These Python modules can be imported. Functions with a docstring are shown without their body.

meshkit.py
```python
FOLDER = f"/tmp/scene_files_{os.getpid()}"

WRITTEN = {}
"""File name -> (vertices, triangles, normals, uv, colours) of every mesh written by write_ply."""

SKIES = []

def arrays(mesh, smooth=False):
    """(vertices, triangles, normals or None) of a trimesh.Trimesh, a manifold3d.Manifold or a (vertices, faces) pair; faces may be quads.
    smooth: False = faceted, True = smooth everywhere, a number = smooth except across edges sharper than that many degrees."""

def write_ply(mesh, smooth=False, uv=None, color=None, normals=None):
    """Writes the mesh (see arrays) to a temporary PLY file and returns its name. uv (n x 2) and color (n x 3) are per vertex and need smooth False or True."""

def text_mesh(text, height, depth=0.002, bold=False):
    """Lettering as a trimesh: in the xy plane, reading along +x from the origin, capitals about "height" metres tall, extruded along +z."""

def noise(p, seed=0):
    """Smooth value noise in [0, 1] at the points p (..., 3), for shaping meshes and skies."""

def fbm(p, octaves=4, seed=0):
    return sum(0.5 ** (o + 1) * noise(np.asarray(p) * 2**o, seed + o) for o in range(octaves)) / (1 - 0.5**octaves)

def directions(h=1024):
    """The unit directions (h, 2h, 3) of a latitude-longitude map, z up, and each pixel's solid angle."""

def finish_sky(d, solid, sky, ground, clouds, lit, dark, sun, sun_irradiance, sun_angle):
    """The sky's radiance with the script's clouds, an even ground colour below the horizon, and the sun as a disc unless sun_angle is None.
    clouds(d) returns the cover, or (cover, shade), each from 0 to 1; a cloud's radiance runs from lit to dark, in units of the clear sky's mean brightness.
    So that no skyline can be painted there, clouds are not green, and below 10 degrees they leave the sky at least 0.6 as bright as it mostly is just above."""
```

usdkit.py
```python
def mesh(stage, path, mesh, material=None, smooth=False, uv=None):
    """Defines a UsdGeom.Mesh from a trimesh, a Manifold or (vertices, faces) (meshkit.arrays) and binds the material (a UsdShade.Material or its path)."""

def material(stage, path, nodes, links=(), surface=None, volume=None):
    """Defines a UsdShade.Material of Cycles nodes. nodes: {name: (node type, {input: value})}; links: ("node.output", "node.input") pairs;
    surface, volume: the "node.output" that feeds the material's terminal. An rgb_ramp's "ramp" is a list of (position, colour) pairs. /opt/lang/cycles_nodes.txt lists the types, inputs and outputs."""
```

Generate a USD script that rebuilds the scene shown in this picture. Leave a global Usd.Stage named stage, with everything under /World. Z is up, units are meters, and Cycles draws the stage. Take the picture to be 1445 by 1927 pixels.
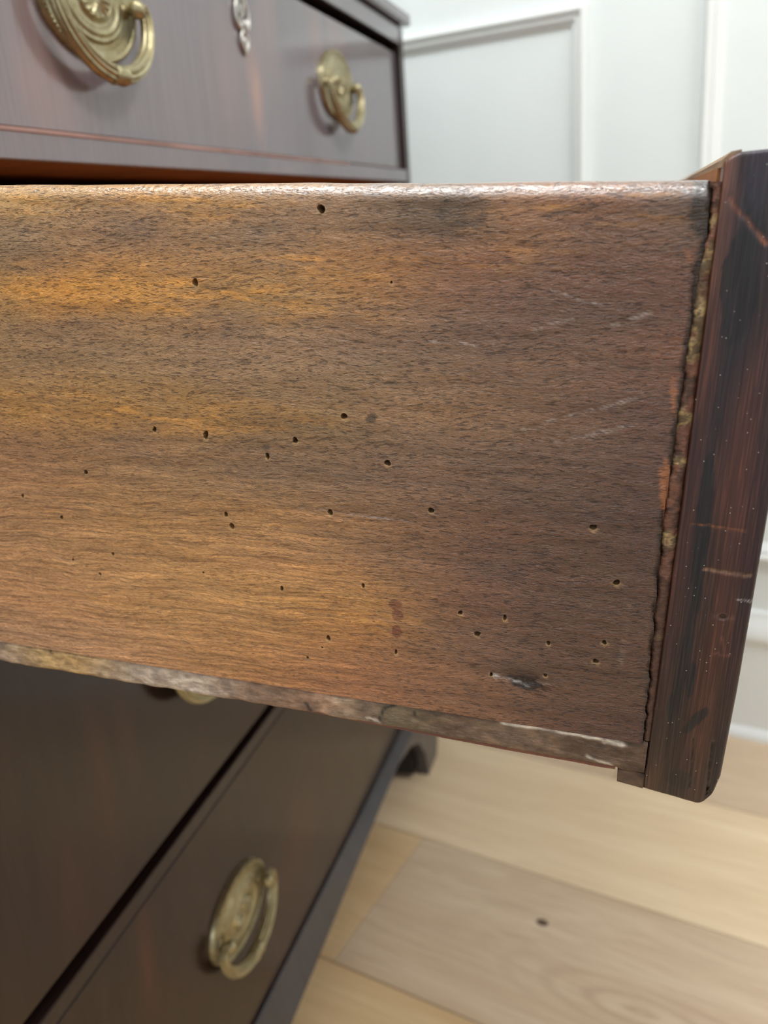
import math
import numpy as np
import trimesh
import manifold3d as m3
import usdkit
import meshkit
from scipy.interpolate import RBFInterpolator
from shapely.geometry import Polygon
from pxr import Usd, UsdGeom, UsdLux, Gf, Sdf, Vt

stage = Usd.Stage.CreateInMemory()
UsdGeom.SetStageUpAxis(stage, "Z")
UsdGeom.SetStageMetersPerUnit(stage, 1.0)
UsdGeom.Xform.Define(stage, "/World")
T = Sdf.ValueTypeNames

# ------------------------------------------------------------------ camera
H = 0.85                                   # lens height above the floor
K = H / 0.829                              # scale of the room measurements
R = np.array([[0.49149087, -0.86806868, -0.06995345],
              [-0.31489496, -0.10224966, -0.94360276],
              [0.81195929, 0.48580014, -0.32360523]])   # rows: right, down, forward in the room's axes
PSI = 13.116                               # the chest stands turned by this angle to the room
DROOP = 4.4                                # the pulled out drawer sags by this angle
cam = UsdGeom.Camera.Define(stage, "/World/camera")
M = np.eye(4)
M[0, :3], M[1, :3], M[2, :3], M[3, :3] = R[0], -R[1], -R[2], (0, 0, H)
cam.AddTransformOp().Set(Gf.Matrix4d(*M.ravel().tolist()))
cam.CreateFocalLengthAttr(6.0)
cam.CreateHorizontalApertureAttr(6.0 * 1445 / 1626.26)
cam.CreateVerticalApertureAttr(6.0 * 1927 / 1626.26)
cam.CreateFStopAttr(2.2)
cam.CreateFocusDistanceAttr(0.285)
cam.CreateClippingRangeAttr(Gf.Vec2f(0.01, 50))
cam.CreateExposureAttr(0.2)

# ------------------------------------------------------------------ light
def light(kind, name, pos, aim, inten, col, **kw):
    l = getattr(UsdLux, kind).Define(stage, "/World/" + name)
    z = np.array(pos, float) - np.array(aim, float)
    z /= np.linalg.norm(z)
    u = np.array([0, 0, 1.0]) if abs(z[2]) < .95 else np.array([0, 1.0, 0])
    x = np.cross(u, z); x /= np.linalg.norm(x)
    y = np.cross(z, x)
    m = np.eye(4); m[0, :3], m[1, :3], m[2, :3], m[3, :3] = x, y, z, pos
    l.AddTransformOp().Set(Gf.Matrix4d(*m.ravel().tolist()))
    l.CreateIntensityAttr(inten); l.CreateColorAttr(Gf.Vec3f(*col))
    for k, v in kw.items():
        getattr(l, f"Create{k}Attr")(v)
    return l

dome = UsdLux.DomeLight.Define(stage, "/World/room_light")
dome.CreateIntensityAttr(0.16); dome.CreateColorAttr(Gf.Vec3f(0.95, 0.98, 1.0))
light("RectLight", "ceiling_panel", (0.0, 0.32, 2.55), (0.0, 0.32, 0), 14.0, (0.96, 0.98, 1.0), Width=.6, Height=1.1)
light("RectLight", "ceiling_panel_001", (0.6, -1.1, 2.55), (0.6, -1.1, 0), 20.0, (0.97, 0.98, 1.0), Width=.9, Height=.6)  # added unseen lamp, brightens the upper drawer front
light("RectLight", "side_fill_light", (-2.1, -0.5, 1.75), (0.6, 0.0, 0.95), 1.6, (0.95, 0.98, 1.0), Width=1.5, Height=1.2)  # added fill lamp, lifts the right wall and the drawer side

# ------------------------------------------------------------------ material graphs
UsdGeom.Scope.Define(stage, "/World/Looks")

def lin(*c):
    c = np.array(c, float) / 255
    return tuple(np.where(c < .04045, c / 12.92, ((c + .055) / 1.055) ** 2.4))

class G:
    """A small builder of node graphs: a value that is a 'node.output' string in angle brackets is a link."""
    def __init__(s, name):
        s.name, s.nodes, s.links = name, {}, []
    def n(s, kind, out=None, **kw):
        k = f"n{len(s.nodes)}"
        vals = {}
        for a, v in kw.items():
            if isinstance(v, str) and v.startswith("<"):
                s.links.append((v[1:-1], f"{k}.{a}"))
            else:
                vals[a] = v
        s.nodes[k] = (kind, vals)
        return f"<{k}.{out}>" if out else k
    def obj(s, sc, loc=(0, 0, 0), rot=(0, 0, 0)):
        t = s.n("texture_coordinate", "object")
        return s.n("mapping", "vector", vector=t, scale=sc, location=loc, rotation=rot)
    def noise(s, vec, scale=1.0, detail=2.0, rough=.5, dist=0.0, out="fac"):
        return s.n("noise_texture", out, vector=vec, scale=scale, detail=detail, roughness=rough, distortion=dist)
    def rng(s, v, a, b, c=0.0, d=1.0):
        return s.n("map_range", "result", value=v, from_min=a, from_max=b, to_min=c, to_max=d, clamp=True)
    def mix(s, f, a, b, kind="mix"):
        return s.n("mix", "color", mix_type=kind, fac=f, color1=a, color2=b)
    def math(s, kind, a, b=0.0):
        return s.n("math", "value", math_type=kind, value1=a, value2=b)
    def done(s, base, rough=.5, bump=None, bd=.0005, bs=1.0, **kw):
        if bump:
            kw["normal"] = s.n("bump", "normal", height=bump, distance=bd, strength=bs)
        p = s.n("principled_bsdf", base_color=base, roughness=rough, **kw)
        return usdkit.material(stage, "/World/Looks/" + s.name, s.nodes, s.links, surface=f"{p}.BSDF")

def aged_side():
    """bare oak-like drawer side: stains with some sheen baked in come from the mesh, pores and ripples from here"""
    g = G("aged_drawer_side")
    tone = g.n("attribute", "color", attribute="tone")
    worn = g.n("attribute", "fac", attribute="worn")
    t = g.n("texture_coordinate", "object")
    w = g.noise(g.n("mapping", "vector", vector=t, scale=(30, 30, 60)), detail=2, out="color")
    w2 = g.n("vector_math", "vector", math_type="scale", vector1=w, scale=0.006)
    tv = g.n("vector_math", "vector", math_type="add", vector1=t, vector2=w2)
    tr = g.n("mapping", "vector", vector=tv, rotation=(0.055, 0, 0))
    pores = g.noise(g.n("mapping", "vector", vector=tr, scale=(50, 330, 1900)), detail=1.5, rough=.55)
    pm = g.math("multiply", g.rng(pores, .56, .66), g.rng(g.n("attribute", "fac", attribute="straight"), 0, 1, 1.0, .55))
    pores2 = g.noise(g.n("mapping", "vector", vector=tr, scale=(50, 700, 3600)), detail=1, rough=.5)
    pm2 = g.rng(pores2, .55, .68)
    ripple = g.noise(g.n("mapping", "vector", vector=tr, scale=(50, 420, 1500)), detail=2.5, rough=.6, dist=.6)
    band = g.noise(g.n("mapping", "vector", vector=tr, scale=(20, 14, 330)), detail=3, rough=.6)
    c = g.mix(g.rng(band, .3, .7, .0, .45), tone, g.mix(1.0, tone, (.62, .56, .52), "multiply"))
    c = g.mix(g.rng(band, .5, .8, .0, .35), c, g.mix(1.0, tone, (1.5, 1.35, 1.1), "multiply"))
    c = g.mix(g.math("multiply", pm, .66), c, g.mix(1.0, c, (.27, .25, .27), "multiply"))
    c = g.mix(g.math("multiply", pm2, .45), c, g.mix(1.0, c, (.42, .38, .36), "multiply"))
    c = g.mix(g.rng(ripple, .56, .68, 0, .5), c, g.mix(1.0, c, (1.55, 1.5, 1.45), "multiply"))  # lighter ripple crests, relief highlights painted into the colour
    longs = g.noise(g.n("mapping", "vector", vector=tr, scale=(50, 38, 1300)), detail=3, rough=.65)
    even = g.n("attribute", "fac", attribute="straight")
    c = g.mix(g.math("multiply", g.rng(longs, .52, .64, .1, .8), g.math("add", even, .35)), c, g.mix(1.0, c, (1.4, 1.34, 1.26), "multiply"))
    c = g.mix(g.math("multiply", g.rng(longs, .48, .36, 0, .7), g.math("add", even, .3)), c, g.mix(1.0, c, (.62, .58, .55), "multiply"))
    h = g.math("subtract", g.math("multiply", ripple, 1.0), g.math("multiply", pm, .45))
    h = g.math("subtract", h, g.math("multiply", pm2, .2))
    ro = g.mix(worn, g.n("combine_xyz", "vector", x=g.rng(pores, .35, .6, .36, .55)), (.24, 0, 0))
    ro = g.n("separate_xyz", "x", vector=ro)
    return g.done(c, ro, h, .0008, .85, specular_ior_level=.42, coat_weight=worn, coat_roughness=.27, coat_ior=1.9, coat_normal=g.n("bump", "normal", height=h, distance=.0008, strength=.3))

def end_wood():
    """dark polished end of the drawer front"""
    g = G("dark_mahogany_end")
    tone = g.n("attribute", "color", attribute="tone")
    f = g.noise(g.obj((60, 1100, 14)), detail=3, rough=.6)
    f2 = g.noise(g.obj((60, 2600, 60)), detail=2)
    c = g.mix(g.rng(f, .35, .65, 0, .75), tone, g.mix(1.0, tone, (.34, .3, .33), "multiply"))
    c = g.mix(g.rng(f2, .52, .68, 0, .6), c, g.mix(1.0, tone, (2.0, 1.7, 1.45), "multiply"))
    sp = g.n("voronoi_texture", "distance", vector=g.obj((420, 420, 420)), scale=1.0, feature="f1")
    vc = g.n("separate_color", "r", color=g.n("voronoi_texture", "color", vector=g.obj((420, 420, 420)), scale=1.0, feature="f1"))
    pick = g.math("multiply", g.rng(sp, .04, .09, .8, 0), g.math("greater_than", vc, .72))
    c = g.mix(pick, c, (.55, .5, .45))
    h = g.math("add", f, g.math("multiply", f2, .3))
    return g.done(c, g.rng(f2, .4, .7, .3, .5), h, .0002, .5, specular_ior_level=.5)

def veneer(name, dark, mid, red, rough, amt=.5, spec=.4):
    """old french-polished mahogany, grain upright in broad bands"""
    g = G(name)
    v = g.obj((6, 6, 1.6))
    n1 = g.noise(v, detail=4, rough=.6, dist=.8)
    n2 = g.noise(g.obj((420, 420, 9)), detail=3, rough=.6)
    n3 = g.noise(g.obj((9, 9, 5), (3, 1, 7)), detail=3)
    c = g.mix(g.rng(n1, .35, .65), dark, mid)
    c = g.mix(g.rng(n3, .6, .78, 0, amt * .5), c, red)
    st = g.math("multiply", g.n("attribute", "fac", attribute="streak"), g.rng(n2, .3, .62, .45, 1.0))
    c = g.mix(st, c, tuple(np.array(red) * 1.35))
    c = g.mix(g.rng(n2, .4, .7, 0, .35), c, g.mix(1.0, c, (.5, .45, .45), "multiply"))
    h = g.math("add", g.math("multiply", n2, .12), g.noise(g.obj((45, 45, 30)), detail=2))
    return g.done(c, g.rng(n1, .3, .7, rough - .05, rough + .06), h, .0004, .15, specular_ior_level=spec)

def plain_wood(name, a, b, along="x", rough=.6, f=(6, 200), bump=.0003):
    g = G(name)
    sc = {"x": (f[0], f[1], f[1]), "y": (f[1], f[0], f[1]), "z": (f[1], f[1], f[0])}[along]
    n = g.noise(g.obj(sc), detail=4, rough=.6)
    n2 = g.noise(g.obj((40, 40, 40)), detail=3)
    c = g.mix(g.rng(n, .3, .7), a, b)
    c = g.mix(g.rng(n2, .45, .75, 0, .6), c, g.mix(1.0, c, (.5, .48, .45), "multiply"))
    return g.done(c, rough, n, bump, .6)

def grime(name):
    """dirt-caked underside edge, colours from the mesh"""
    g = G(name)
    tone = g.n("attribute", "color", attribute="tone")
    n = g.noise(g.obj((260, 130, 260)), detail=5, rough=.7)
    n2 = g.noise(g.obj((500, 240, 900), (2, 5, 1)), detail=3, rough=.7)
    c = g.mix(g.rng(n, .35, .62), g.mix(1.0, tone, (.55, .5, .46), "multiply"), g.mix(1.0, tone, (1.15, 1.1, 1.05), "multiply"))
    c = g.mix(g.rng(n2, .66, .78, 0, .4), c, lin(176, 160, 146))
    return g.done(c, .62, g.math("add", n, n2), .0008, .8)

def brass():
    g = G("aged_brass")
    n = g.noise(g.obj((90, 90, 90)), detail=4, rough=.65)
    n2 = g.noise(g.obj((420, 420, 420)), detail=2)
    p = g.n("geometry", "pointiness")
    c = g.mix(g.rng(n, .35, .7), lin(182, 173, 138), lin(140, 126, 90))
    c = g.mix(g.rng(n2, .55, .75, 0, .5), c, lin(100, 84, 60))
    return g.done(c, g.rng(n, .3, .7, .3, .46), n2, .0003, .4, metallic=.8, specular_ior_level=.5)

def paint(name, col, rough=.45):
    g = G(name)
    n = g.noise(g.obj((14, 14, 14)), detail=3)
    n2 = g.noise(g.obj((300, 300, 90)), detail=2)
    c = g.mix(g.rng(n, .3, .7, 0, .5), col, tuple(np.array(col) * .95))
    return g.done(c, rough, n2, .0003, .25)

def plank_mat(name, a, b, dark, fig=None):
    g = G(name)
    w = g.noise(g.obj((5, 1.3, 5)), detail=2, out="color")
    t = g.n("vector_math", "vector", math_type="add", vector1=g.n("texture_coordinate", "object"),
            vector2=g.n("vector_math", "vector", math_type="scale", vector1=w, scale=.09))
    n = g.noise(g.n("mapping", "vector", vector=t, scale=(34, 2.2, 34)), detail=5, rough=.6)
    n2 = g.noise(g.n("mapping", "vector", vector=t, scale=(260, 7, 260)), detail=3)
    c = g.mix(g.rng(n, .33, .68), a, b)
    c = g.mix(g.rng(n2, .45, .7, 0, .35), c, dark)
    if fig:
        q = g.n("vector_math", "vector", math_type="add", vector1=g.n("texture_coordinate", "object"),
                vector2=g.n("vector_math", "vector", math_type="scale", vector1=g.noise(g.obj((9, 4, 9)), detail=2, out="color"), scale=.02))
        q = g.n("mapping", "vector", vector=q, location=(-fig[0] * 26 - .26, -fig[1] * 7.5 - .07, 0), scale=(26, 7.5, 0))
        L = g.n("vector_math", "value", math_type="length", vector1=q)
        ring = g.math("sine", g.math("multiply", L, 17.0))
        fall = g.rng(L, .15, 1.7, .55, 0)
        c = g.mix(g.math("multiply", g.rng(ring, -.2, 1.0), fall), c, dark)
    return g.done(c, .42, n2, .0002, .4, specular_ior_level=.4)

def flat(name, col, rough=.6, **kw):
    g = G(name)
    n = g.noise(g.obj((300, 300, 300)), detail=3)
    return g.done(g.mix(g.rng(n, .35, .7, 0, .6), col, tuple(np.array(col) * .6)), rough, n, .0004, .6, **kw)

MAT = dict(
    side=aged_side(), end=end_wood(), grime=grime("grimy_edge"), brass=brass(),
    front=veneer("polished_mahogany", lin(37, 26, 23), lin(52, 34, 28), lin(90, 48, 33), .2, .4),
    sheened=veneer("sheen_lit_mahogany", lin(106, 98, 102), lin(120, 110, 113), lin(166, 120, 98), .15, .75, 1.0),  # paler copy: grazing sheen of the white wall put into the colour
    rail=veneer("polished_mahogany_rail", lin(42, 31, 28), lin(54, 38, 34), lin(84, 52, 42), .24),
    apron=veneer("cool_sheen_apron", lin(58, 56, 60), lin(66, 63, 67), lin(70, 62, 62), .3, .5, .7),  # cool reflection on the base put into its grey colour
    edge=plain_wood("worn_pink_edge", lin(176, 138, 126), lin(136, 98, 88), "x", .5),
    lip=plain_wood("reddish_lip", lin(132, 76, 58), lin(92, 48, 38), "y", .5),
    raw=plain_wood("raw_pine", lin(176, 116, 62), lin(124, 76, 38), "x", .65),
    tan=plain_wood("rough_tan_edge", lin(178, 150, 118), lin(120, 96, 74), "x", .7),
    rawy=plain_wood("raw_pine_lengthwise", lin(150, 100, 58), lin(110, 70, 40), "y", .65),
    wall=paint("white_wall_paint", lin(227, 233, 231)),
    trimw=paint("white_trim_paint", lin(229, 232, 229), .38),
    ceil=paint("ceiling_paint", lin(235, 235, 232), .7),
    filler=grime("old_glue"), dark=flat("dark_gap", lin(28, 20, 16), .7),
    nail=flat("rusty_nail", lin(70, 52, 42), .5, metallic=.5),
    silver=flat("tarnished_white_metal", lin(205, 200, 192), .38, metallic=.8),
    knot=flat("dark_knot", lin(96, 78, 62), .5),
)

# ------------------------------------------------------------------ scene helpers
names = {}
def path_of(name, parent):
    base = (str(parent.GetPath()) if parent else "/World") + "/" + name
    k = names.get(base, 0); names[base] = k + 1
    return base if k == 0 else f"{base}_{k:03d}"

def tag(p, label=None, cat=None, group=None, kind=None):
    for k, v in (("label", label), ("category", cat), ("group", group), ("kind", kind)):
        if v: p.SetCustomDataByKey(k, v)
    return p

def empty(name, loc=(0, 0, 0), rz=0, rx=0, parent=None):
    x = UsdGeom.Xform.Define(stage, path_of(name, parent))
    x.AddTranslateOp().Set(Gf.Vec3d(*loc))
    if rz: x.AddRotateZOp().Set(rz)
    if rx: x.AddRotateXOp().Set(rx)
    return x.GetPrim()

def obj(name, mesh, mat, parent=None, smooth=35, prim=None):
    m = usdkit.mesh(stage, path_of(name, parent), mesh, MAT[mat] if isinstance(mat, str) else mat, smooth=smooth)
    if prim:
        pts = np.array(m.GetPointsAttr().Get())
        for k, fn in prim.items():
            v = np.asarray(fn(pts), np.float32)
            if v.ndim == 2:
                UsdGeom.PrimvarsAPI(m).CreatePrimvar(k, T.Color3fArray, "vertex").Set(Vt.Vec3fArray.FromNumpy(v))
            else:
                UsdGeom.PrimvarsAPI(m).CreatePrimvar(k, T.FloatArray, "vertex").Set(Vt.FloatArray.FromNumpy(v))
    return m.GetPrim()

def box(x0, x1, y0, y1, z0, z1, r=.0):
    if r:
        c = np.array([(x0 + x1) / 2, (y0 + y1) / 2, (z0 + z1) / 2]); h = np.array([x1 - x0, y1 - y0, z1 - z0]) / 2
        pts = []
        for sx in (-1, 1):
            for sy in (-1, 1):
                for sz in (-1, 1):
                    for a in range(3):
                        o = h.copy() - r; o[a] += r
                        pts.append(c + o * (sx, sy, sz))
        return trimesh.convex.convex_hull(np.array(pts))
    b = trimesh.creation.box([x1 - x0, y1 - y0, z1 - z0])
    b.apply_translation([(x0 + x1) / 2, (y0 + y1) / 2, (z0 + z1) / 2])
    return b

def cat(*ms):
    return trimesh.util.concatenate(list(ms))

def tube(path, rad, sides=14, lobes=0, amp=0.0, cap=True):
    p = np.asarray(path, float); n = len(p)
    t = np.gradient(p, axis=0); t /= np.linalg.norm(t, axis=1, keepdims=True)
    ref = np.array([0, 1.0, 0]) if abs(t[0][1]) < .9 else np.array([1.0, 0, 0])
    a = np.cross(t, ref); a /= np.linalg.norm(a, axis=1, keepdims=True)
    b = np.cross(t, a)
    ang = np.arange(sides) * 2 * np.pi / sides
    rr = np.broadcast_to(rad, (n,))[:, None] * (1 + (amp * np.cos(lobes * ang)[None] if lobes else 0))
    v = p[:, None] + rr[..., None] * (np.cos(ang)[None, :, None] * a[:, None] + np.sin(ang)[None, :, None] * b[:, None])
    v = v.reshape(-1, 3); f = []
    for i in range(n - 1):
        for j in range(sides):
            k = (j + 1) % sides
            f += [[i * sides + j, (i + 1) * sides + j, (i + 1) * sides + k], [i * sides + j, (i + 1) * sides + k, i * sides + k]]
    if cap:
        v = np.vstack([v, p[0], p[-1]])
        for j in range(sides):
            k = (j + 1) % sides
            f += [[len(v) - 2, j, k], [len(v) - 1, (n - 1) * sides + k, (n - 1) * sides + j]]
    m = trimesh.Trimesh(v, np.array(f), process=False)
    if m.volume < 0: m.invert()
    return m

def lathe(prof, seg=24):
    """prof: (radius, height) pairs, turned about +z"""
    return trimesh.creation.revolve(np.array(prof, float), sections=seg)

def ext(poly, h):
    return trimesh.creation.extrude_polygon(Polygon(poly) if not hasattr(poly, "exterior") else poly, h, engine="earcut")

def ext_y(poly_sz, y0, y1):
    """a polygon in (x, z) as a board between y0 and y1"""
    m = ext(poly_sz, y1 - y0)
    v = m.vertices.copy(); m.vertices = np.c_[v[:, 0], y1 - v[:, 2], v[:, 1]]
    if m.volume < 0: m.invert()
    return m

def ext_x(poly_yz, x0, x1):
    m = ext(poly_yz, x1 - x0)
    v = m.vertices.copy(); m.vertices = np.c_[x0 + v[:, 2], v[:, 0], v[:, 1]]
    if m.volume < 0: m.invert()
    return m

def grid_faces(nu, nv):
    i, j = np.meshgrid(np.arange(nu - 1), np.arange(nv - 1), indexing="ij")
    q = np.stack([i * nv + j, (i + 1) * nv + j, (i + 1) * nv + j + 1, i * nv + j + 1], -1).reshape(-1, 4)
    return np.vstack([q[:, [0, 1, 2]], q[:, [0, 2, 3]]])

rng = np.random.default_rng(7)

# ------------------------------------------------------------------ the room
XW = 1.3088 * K
floor = tag(empty("floor"), "pale wide oak plank floor", kind="structure")
pm = [plank_mat("pale_oak", lin(226, 204, 170), lin(212, 187, 152), lin(196, 168, 134)),
      plank_mat("grey_oak", lin(206, 184, 156), lin(190, 165, 136), lin(166, 138, 114), (.742, .163)),
      plank_mat("warm_oak", lin(212, 184, 142), lin(198, 167, 124), lin(180, 148, 108))]
obj("subfloor", box(-1.2, XW, -2.2, 1.32, -.04, -.0205), "dark", floor, False)
WP = 0.2365 * K
xs0 = .6335 * K
cols = [(-6, 2), (-5, 0), (-4, 1), (-3, 0), (-2, 2), (-1, 2), (0, 1), (1, 0), (2, 1), (3, 0)]
joints = {0: [-1.4, .4965 * K], 1: [-.9, .98], -1: [-.45], 2: [.3], -2: [.6, -1.2], -3: [.1], -4: [-.6, .9], -5: [.3], -6: [-.2], 3: [.2]}
for ci, mt in cols:
    a, b = xs0 + ci * WP, xs0 + (ci + 1) * WP
    if a > XW: continue
    b = min(b, XW)
    ys = [-2.2] + sorted(joints[ci]) + [1.32]
    for k, (y0, y1) in enumerate(zip(ys[:-1], ys[1:])):
        mi = mt
        if ci == 0 and k == 2: mi = 2
        g = .0006
        obj("plank", box(a + g, b - g, y0 + g, y1 - g, -.02, 0, .0008), pm[mi], floor, False)
kn = trimesh.creation.icosphere(3, 1.0); kn.apply_scale([.0065, .009, .0012]); kn.apply_translation([.795 * K, .294 * K, -.0006])
obj("knot", kn, "knot", floor)

wall = obj("wall_right", box(XW, XW + .1, -2.2, 1.42, 0, 2.6), "wall", None, False)
tag(wall, "white painted panelled wall to the right of the chest", kind="structure")
wb = obj("wall_back", box(-1.2, XW, 1.32, 1.42, 0, 2.6), "wall", None, False)
tag(wb, "white painted wall behind the chest", kind="structure")
cl = obj("ceiling", box(-1.2, XW, -2.2, 1.32, 2.6, 2.7), "ceil", None, False)
tag(cl, "white ceiling", kind="structure")

MOULD = [(0, 0), (0, .009), (.002, .0135), (.0055, .0155), (.009, .014), (.0105, .0095), (.0125, .0085), (.015, .0105), (.0175, .0095), (.019, .0055), (.0215, .005), (.0245, .003), (.026, 0)]
def frame(name, label, y_lo, y_hi, z_lo, z_hi):
    """picture-frame moulding on the wall, mitred, one mesh to a side"""
    t = tag(empty(name, (XW, (y_lo + y_hi) / 2, z_lo)), label, kind="structure")
    cy = (y_lo + y_hi) / 2
    def corner(u, cyy, czz):  # inset by u from the outer corner
        return (cyy + (u if cyy < cy else -u), czz + (u if czz < (z_lo + z_hi) / 2 else -u))
    cs = [(y_lo, z_lo), (y_hi, z_lo), (y_hi, z_hi), (y_lo, z_hi)]
    for i in range(4):
        A, B = cs[i], cs[(i + 1) % 4]
        v = []
        for c in (A, B):
            for u, h in MOULD:
                yy, zz = corner(u, *c); v.append((-h, yy - cy, zz - z_lo))
        n = len(MOULD); f = []
        for k in range(n - 1):
            f += [[k, k + 1, n + k + 1], [k, n + k + 1, n + k]]
        m = trimesh.Trimesh(np.array(v), np.array(f), process=False)
        if (m.face_normals[:, 0] * m.area_faces).sum() > 0: m.invert()
        obj("moulding", m, "trimw", t, 40)
frame("trim_1", "white square panel moulding on the wall beside the chest's top corner", .3995 * K, 1.2, -.525 * K + H, .2525 * K + H)
frame("trim_2", "white tall panel moulding on the wall above the drawer's front end", -.75, .2455 * K, -.525 * K + H, 1.75)
bz = lambda z: z * K + H
bb = tag(empty("baseboard_right", (XW, 0, 0)), "white baseboard with a moulded cap along the right wall", kind="structure")
prof = [(0, bz(-.61)), (-.006, bz(-.612)), (-.008, bz(-.622)), (-.014, bz(-.63)), (-.019, bz(-.645)), (-.019, bz(-.655)), (-.014, bz(-.662)), (-.012, bz(-.668)), (-.012, .02), (0, .02)]
def ext_yy(poly_xz, y0, y1): return ext_y(poly_xz, y0, y1)
obj("board", ext_yy(prof, -2.2, 1.32), "trimw", bb, 40)
obj("shoe_moulding", ext_yy([(0, 0), (-.02, 0), (-.02, .008), (-.016, .015), (-.0125, .0195), (0, .0195)], -2.2, 1.32), "trimw", bb, 40)

# ------------------------------------------------------------------ chest of drawers; local x along its width, y into it, z up
S0, D0 = .73, .32
cp, sp = math.cos(math.radians(PSI)), math.sin(math.radians(PSI))
chest = tag(empty("chest_of_drawers", (S0 * cp - D0 * sp, S0 * sp + D0 * cp, 0), PSI),
            "old dark mahogany chest of drawers with oval brass handles, its second drawer pulled out", "chest of drawers")
HW = .4985
z_ = lambda z: z + H
x_ = lambda s: s - S0
DEP = .50
for sx in (-1, 1):
    obj("side_panel", box(*sorted((sx * HW, sx * (HW - .019))), 0, DEP, z_(-.70), z_(.2285), .0012), "rail", chest, False)
obj("back_panel", box(-HW + .019, HW - .019, DEP - .012, DEP, z_(-.70), z_(.2285)), "raw", chest, False)
ob = .0093
obj("top_board", box(-HW - ob, HW + ob, -ob, DEP + .005, z_(.2305), z_(.2455), .0025), "sheened", chest, False)
obj("top_shade_strip", box(-HW + .002, HW - .002, .003, DEP, z_(.2275), z_(.2305)), "dark", chest, False)  # dark strip painting the shade under the top board
IN = HW - .0192
for a, b in ((.2075, .2275), (.041, .0565), (-.181, -.1665), (-.4317, -.4192)):
    obj("rail", box(-IN, IN, 0, .0035, z_(a), z_(b), .0008), "sheened" if a > 0 else "rail", chest, False)
    obj("rail_core", box(-IN, IN, .0035, .06, z_(a + .0002), z_(b - .0002)), "rawy" if a == .041 else "rail", chest, False)
obj("rail_edge", box(-IN, IN - .24, -.0006, .004, z_(.0548), z_(.0572), .0005), "edge", chest, False)
for a, b in ((.0415, .052), (-.180, -.171), (-.430, -.421)):
    obj("dust_board", box(-IN, IN, .06, DEP - .013, z_(a), z_(b)), "raw", chest, False)
obj("bottom_board", box(-IN, IN, .015, DEP - .013, z_(-.70), z_(-.688)), "raw", chest, False)
# long reddish streaks in the veneer: (s, z, half width, half height, strength)
STREAK1 = [(.752, .105, .011, .030, .75), (.742, .14, .006, .03, .35), (.70, .11, .03, .05, .22), (.79, .17, .02, .05, .2), (.47, .09, .03, .07, .25), (.98, .18, .03, .02, .2)]
STREAK3 = [(.385, -.325, .010, .05, .35), (.415, -.316, .008, .04, .25), (.34, -.37, .02, .05, .25)]
STREAK4 = [(.391, -.475, .009, .04, .55), (.38, -.60, .012, .04, .3), (.62, -.60, .05, .05, .25)]
def streaks(lst):
    def f(P):
        v = np.zeros(len(P))
        for q, zz, ws, wz, k in lst:
            v = v + k * np.exp(-((P[:, 0] + S0 - q - .1 * (P[:, 2] - H - zz)) / ws) ** 2 - ((P[:, 2] - H - zz) / wz) ** 2)
        return np.clip(v, 0, 1)
    return f
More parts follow.
